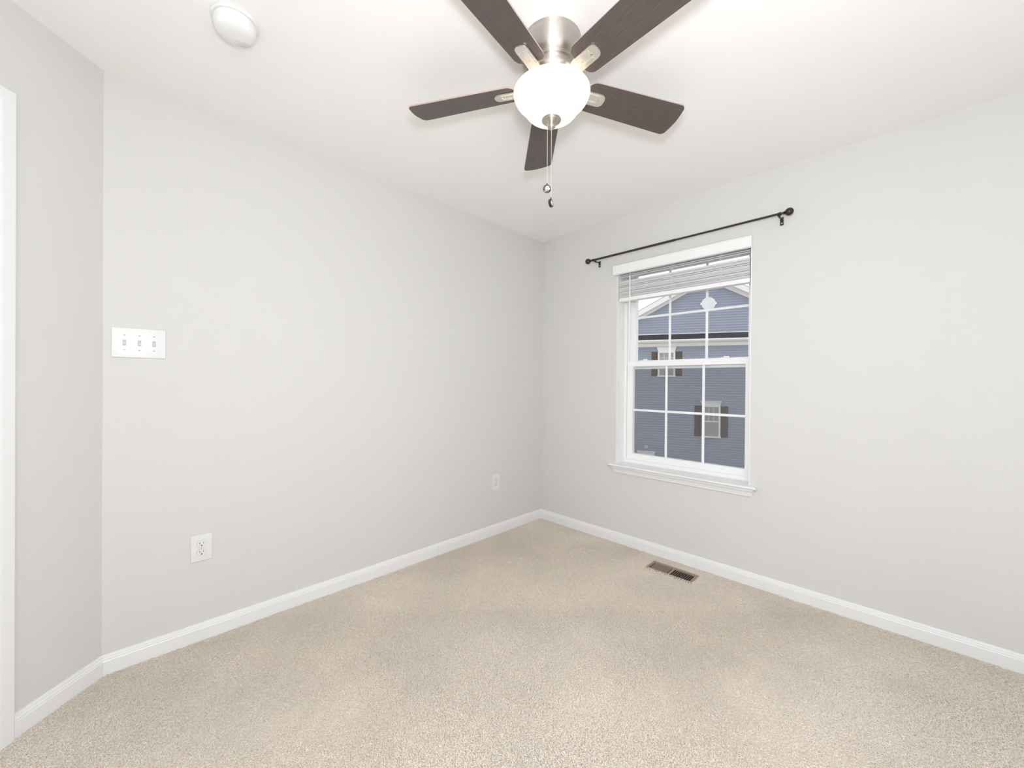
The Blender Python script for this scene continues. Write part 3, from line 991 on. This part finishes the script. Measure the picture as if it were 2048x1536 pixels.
# ------------------------------------------------------------------ carpet pile: one yarn mesh nobody could count
def carpet():
    rng = np.random.default_rng(5)
    xs = []
    def region(step, keep):
        nx, ny = int(XR / step), int(-YB / step)
        gx, gy = np.meshgrid(np.arange(nx) * step, -np.arange(ny) * step)
        p = np.stack([gx.ravel(), gy.ravel()], 1) + rng.uniform(0, step, (gx.size, 2)) * [1, -1]
        return p[keep(p)]
    C2 = np.array([CAM.x, CAM.y])
    f2 = np.array([-math.sin(YAW), math.cos(YAW)])
    r2 = np.array([math.cos(YAW), math.sin(YAW)])
    dep = lambda p: (p - C2) @ f2
    lat = lambda p: np.abs((p - C2) @ r2)
    vis = lambda p: (dep(p) > 0.9) & (lat(p) < dep(p) * 1.36 + 0.15)
    inside = lambda p: (p[:, 0] > 0.0135) & (p[:, 1] < -0.0135) & (p[:, 0] < XR - 0.014) & (p[:, 1] > YB + 0.014) & ((p[:, 0] + (p[:, 1] - LY)) > 0.019)
    notreg = lambda p: ~((p[:, 0] > RX0 + 0.001) & (p[:, 0] < RX1 - 0.001) & (p[:, 1] > RY0 + 0.017) & (p[:, 1] < RY1 - 0.001))
    A = region(0.0040, lambda p: vis(p) & inside(p) & notreg(p) & (dep(p) < 2.1))
    B = region(0.0050, lambda p: vis(p) & inside(p) & notreg(p) & (dep(p) >= 2.1))
    Cc = region(0.012, lambda p: ~vis(p) & inside(p) & notreg(p))
    P = np.concatenate([A, B, Cc]); n = len(P)
    big = np.concatenate([np.ones(len(A)), np.full(len(B), 1.12), np.full(len(Cc), 2.3)])
    # pile direction drifts slowly across the floor
    th = 0.9 * np.sin(P[:, 0] * 2.3 + 1.0) + 1.2 * np.sin(P[:, 1] * 1.9 + P[:, 0] * 1.1) + 0.7 * np.sin(P[:, 0] * 5.1 - P[:, 1] * 4.3)
    th = th + rng.normal(0, 0.95, n)
    ln = rng.uniform(0.005, 0.0115, n) * big
    D = np.stack([np.cos(th), np.sin(th)], 1)
    Q = np.stack([-np.sin(th), np.cos(th)], 1)
    # keep tips inside the room
    hgt = rng.uniform(0.0055, 0.0082, n)
    w = rng.uniform(0.0012, 0.0018, n) * big
    cur = rng.normal(0, 0.0022, n)[:, None]
    st_ = [(0.0, 0.0, 1.0), (0.30, 0.82, 0.95), (0.80, 1.0, 0.85), (1.25, 0.92, 0.35)]
    near = np.minimum.reduce([P[:, 0] - 0.013, -P[:, 1] - 0.013, (P[:, 0] + P[:, 1] - LY) / math.sqrt(2) - 0.013])
    rx = np.maximum(np.maximum(RX0 - P[:, 0], P[:, 0] - RX1), np.maximum(RY0 + 0.017 - P[:, 1], P[:, 1] - RY1))
    near = np.minimum(near, np.abs(rx) + 0.003)
    lim = np.clip(near / 0.012, 0.12, 1)
    V = np.zeros((n, 4, 3, 3), np.float32)
    for i, (al, hz, ws) in enumerate(st_):
        c = P + D * (ln * al * lim)[:, None] + Q * cur * (al ** 2) * lim[:, None]
        for j in range(3):
            ang = 2 * math.pi * j / 3
            V[:, i, j, :2] = c + Q * (w * ws * math.cos(ang) * 0.8)[:, None] + D * (w * ws * math.sin(ang) * 0.5)[:, None]
            V[:, i, j, 2] = FLOOR_Z + hgt * hz + w * ws * math.sin(ang) * (0.6 if i else 0)
    nv = 12
    V = V.reshape(-1, 3)
    q = []
    for i in range(3):
        for j in range(3):
            k = (j + 1) % 3
            q.append([i * 3 + j, i * 3 + k, (i + 1) * 3 + k, (i + 1) * 3 + j])
    q = np.array(q)
    F = (np.arange(n)[:, None, None] * nv + q[None]).reshape(-1)
    nf = n * 9
    me = bpy.data.meshes.new('carpet_pile')
    me.vertices.add(n * nv)
    me.vertices.foreach_set('co', V.ravel())
    me.loops.add(nf * 4)
    me.loops.foreach_set('vertex_index', F.astype(np.int32))
    me.polygons.add(nf)
    me.polygons.foreach_set('loop_start', np.arange(0, nf * 4, 4, dtype=np.int32))
    me.update(calc_edges=True)
    me.polygons.foreach_set('use_smooth', np.ones(nf, bool))
    at = me.attributes.new('shade', 'FLOAT', 'FACE')
    sh = np.clip(rng.beta(2.2, 1.3, n), 0, 1).astype(np.float32)
    at.data.foreach_set('value', np.repeat(sh, 9))
    me.materials.append(M['carpet'])
    o = bpy.data.objects.new('carpet_pile', me)
    COL.objects.link(o)
    tag(o, 'beige frieze carpet pile covering the whole bedroom floor', 'carpet', kind='stuff')
    print('yarns', n)
carpet()

# ------------------------------------------------------------------ outside: neighbouring house
UX = Vector((0.907, 0.421, 0)).normalized()
NX = Vector((UX.y, -UX.x, 0))
OH = Vector((-4.615, 15.816, 0))
HM = Matrix(((UX.x, NX.x, 0, 0), (UX.y, NX.y, 0, 0), (0, 0, 1, 0), (0, 0, 0, 1)))
GZ = -5.6
house = tag(empty('neighboring_house', (OH.x, OH.y, GZ)), 'blue-grey sided house with a white-trimmed gable seen through the window', 'house')
house.matrix_world = Matrix.Translation((OH.x, OH.y, 0)) @ HM
# local frame: x along the facade, y towards us, z up
PK, SL, HWID = (0.618, 5.80), 0.54, 4.7
PKU = PK[0]
def zr(u): return PK[1] - SL * abs(u - PKU)
# lap siding: every course a tilted board
bm = bmesh.new()
cz = 0.112
z = GZ
u0_, u1_ = PKU - HWID, PKU + HWID
while z < PK[1] - 0.05:
    zt2 = z + cz
    if zt2 > zr(u0_):
        half = max(0.02, (PK[1] - z) / SL)
        half2 = max(0.0, (PK[1] - zt2) / SL)
    else:
        half = half2 = HWID
    half = min(half, HWID); half2 = min(half2, HWID)
    a, b_, c, d = (PKU - half, 0.020, z), (PKU + half, 0.020, z), (PKU + half2, 0.0, zt2), (PKU - half2, 0.0, zt2)
    v = [bm.verts.new(p) for p in (a, b_, c, d)]
    bm.faces.new(v)
    v2 = [bm.verts.new(p) for p in ((a[0], 0, z), (b_[0], 0, z), b_, a)]
    bm.faces.new(v2)
    z = zt2
finish('siding_wall', bm, M['siding'], house)
bm = bmesh.new()
poly = [(u0_, GZ), (u1_, GZ), (u1_, zr(u1_)), (PKU, PK[1]), (u0_, zr(u0_))]
prism(bm, None, [[Vector((u, y, z)) for u, z in poly] for y in (-0.01, -9.0)])
finish('house_body', bm, M['siding'], house)
# roof slabs with overhang
for s_ in (-1, 1):
    bm = bmesh.new()
    uA, uB = PKU, PKU + s_ * (HWID + 0.4)
    zA, zB = PK[1] + 0.30, PK[1] + 0.30 - SL * (HWID + 0.4)
    prism(bm, None, [[Vector(p) for p in ((uA, y, zA), (uB, y, zB), (uB, y, zB + 0.06), (uA, y, zA + 0.06))] for y in (0.34, -9.3)])
    finish('roof', bm, M['shingle'], house)
    # rake board (fascia) and frieze against the siding
    bm = bmesh.new()
    prism(bm, None, [[Vector(p) for p in ((uA, y, zA - 0.20), (uB, y, zB - 0.20), (uB, y, zB + 0.035), (uA, y, zA + 0.035))] for y in (0.30, 0.36)])
    finish('rake_board', bm, M['outer_white'], house)
    bm = bmesh.new()
    prism(bm, None, [[Vector(p) for p in ((uA, y, PK[1] - 0.02), (uB, y, PK[1] - 0.02 - SL * (HWID + 0.4)), (uB, y, zB - 0.1), (uA, y, zA - 0.1))] for y in (0.0, 0.035)])
    finish('rake_frieze', bm, M['gutter'], house)
    bm = bmesh.new()
    prism(bm, None, [[Vector(p) for p in ((uA, y, zA - 0.14), (uB, y, zB - 0.14), (uB, y, zB - 0.12), (uA, y, zA - 0.12))] for y in (0.02, 0.31)])
    finish('rake_soffit', bm, M['gutter'], house)
# pent roof band
bm = bmesh.new()
prism(bm, None, [[Vector((u, y, z)) for y, z in ((0.0, 3.47), (0.0, 3.42), (0.42, 3.14), (0.42, 3.19))] for u in (u0_ - 0.3, u1_ + 0.3)])
finish('pent_roof', bm, M['shingle'], house)
bm = bmesh.new()
box(bm, u0_ - 0.3, u1_ + 0.3, 0.0, 0.035, 3.465, 3.495)
finish('roof_flashing', bm, M['outer_white'], house)
bm = bmesh.new()
prism(bm, None, [[Vector((u, y, z)) for y, z in ((0.41, 3.175), (0.53, 3.175), (0.53, 3.13), (0.49, 3.08), (0.41, 3.07))] for u in (u0_ - 0.32, u1_ + 0.32)])
finish('gutter', bm, M['outer_white'], house)
bm = bmesh.new()
box(bm, u0_ - 0.3, u1_ + 0.3, 0.0, 0.415, 3.055, 3.085)
finish('pent_soffit', bm, M['gutter'], house)
bm = bmesh.new()
box(bm, u0_ - 0.3, u1_ + 0.3, 0.0, 0.04, 2.905, 3.056)
finish('frieze_board', bm, M['gutter'], house)
# gable vent: round with two keys
bm = bmesh.new()
n = 40
def disc(r0, y0, y1):
    prism(bm, None, [[Vector((PKU + r0 * math.cos(2 * PI * k / n), y, 4.775 + r0 * math.sin(2 * PI * k / n))) for k in range(n)] for y in (y0, y1)])
disc(0.285, 0.0, 0.05)
for k in range(-5, 6):
    zz = 4.775 + k * 0.045
    ww = math.sqrt(0.24 ** 2 - (k * 0.045) ** 2) if abs(k * 0.045) < 0.24 else 0
    if ww > 0.02: box(bm, PKU - ww, PKU + ww, 0.05, 0.062, zz - 0.008, zz + 0.014)
for s_ in (-1, 1):
    box(bm, PKU + s_ * 0.26 - 0.05 + s_ * 0.02, PKU + s_ * 0.26 + 0.05 + s_ * 0.02, 0.0, 0.065, 4.725, 4.825)
finish('gable_vent', bm, M['outer_white'], house)
# neighbour windows
def nwin(u0, u1, z0, z1, hu0, hu1, hz, shut, full=True):
    bm = bmesh.new()
    fw_ = 0.075
    box(bm, u0, u0 + fw_, 0.0, 0.07, z0, z1)
    box(bm, u1 - fw_, u1, 0.0, 0.07, z0, z1)
    box(bm, u0 + fw_, u1 - fw_, 0.0, 0.07, z1 - 0.05, z1)
    box(bm, u0 - 0.02, u1 + 0.02, 0.0, 0.09, z0 - 0.02, z0 + 0.05)
    zm = (z0 + z1) / 2
    box(bm, u0 + fw_, u1 - fw_, 0.0, 0.055, zm - 0.025, zm + 0.025)
    w = finish('window', bm, M['outer_white'], house)
    bm = bmesh.new(); box(bm, u0 + fw_, u1 - fw_, 0.02, 0.03, z0 + 0.05, z1 - 0.05)
    finish('pane', bm, M['neighbor_glass'], w)
    bm = bmesh.new()
    a_, b_ = u0 + fw_, u1 - fw_
    for k in (1, 2):
        uu_ = a_ + (b_ - a_) * k / 3
        box(bm, uu_ - 0.008, uu_ + 0.008, 0.03, 0.036, zm, z1 - 0.05)
    box(bm, a_, b_, 0.03, 0.036, (zm + z1) / 2 - 0.008, (zm + z1) / 2 + 0.008)
    finish('muntin_grid', bm, M['outer_white'], w)
    bm = bmesh.new()
    prism(bm, None, [[Vector(p) for p in ((hu0 + 0.06, y * 0.6, z1), (hu1 - 0.06, y * 0.6, z1), (hu1 - 0.03, y * 0.7, z1 + (hz - z1) * 0.5), (hu1, y, hz - 0.03), (hu1, y, hz), (hu0, y, hz), (hu0, y, hz - 0.03), (hu0 + 0.03, y * 0.7, z1 + (hz - z1) * 0.5))] for y in (0.0, 0.12)])
    finish('window_head', bm, M['outer_white'], w)
    for (s0, s1) in shut:
        bm = bmesh.new()
        box(bm, s0, s1, 0.0, 0.035, z0 + 0.02, z1)
        for (p, q) in ((0.06, 0.46), (0.54, 0.94)):
            zA_, zB_ = z0 + (z1 - z0) * p, z0 + (z1 - z0) * q
            box(bm, s0 + 0.05, s1 - 0.05, 0.035, 0.045, zA_, zB_, 0.008, 1)
        finish('shutter', bm, M['shutter'], house)
nwin(-1.480, -0.735, 1.530, 2.664, -1.525, -0.690, 2.885, ((-1.755, -1.485), (-0.730, -0.440)))
nwin(0.395, 1.135, -1.170, 0.230, 0.335, 1.180, 0.445, ((0.090, 0.390), (1.140, 1.440)))
nwin(-2.330, -1.590, -3.500, -2.150, -2.370, -1.550, -1.960, ((-2.64, -2.335), (-1.585, -1.28)))
# dryer vent ring
bm = bmesh.new()
lathe(bm, [(0.030, 0.02), (0.062, 0.02), (0.070, 0.035), (0.062, 0.05), (0.036, 0.05), (0.030, 0.035), (0.030, 0.02)], 28)
for v in bm.verts: v.co = Matrix.Translation((-1.958, 0, -1.757)) @ Matrix.Rotation(-PI / 2, 4, 'X') @ v.co
finish('wall_vent', bm, M['outer_white'], house, True)
bm = bmesh.new()
lathe(bm, [(0.0, 0.03), (0.031, 0.03)], 20)
for v in bm.verts: v.co = Matrix.Translation((-1.958, 0, -1.757)) @ Matrix.Rotation(-PI / 2, 4, 'X') @ v.co
finish('vent_hole', bm, M['slot'], house)
# lawn between the houses
bm = bmesh.new()
box(bm, -40, 40, 0.6, 60, GZ - 0.3, GZ)
tag(finish('ground', bm, M['grass']), kind='structure')
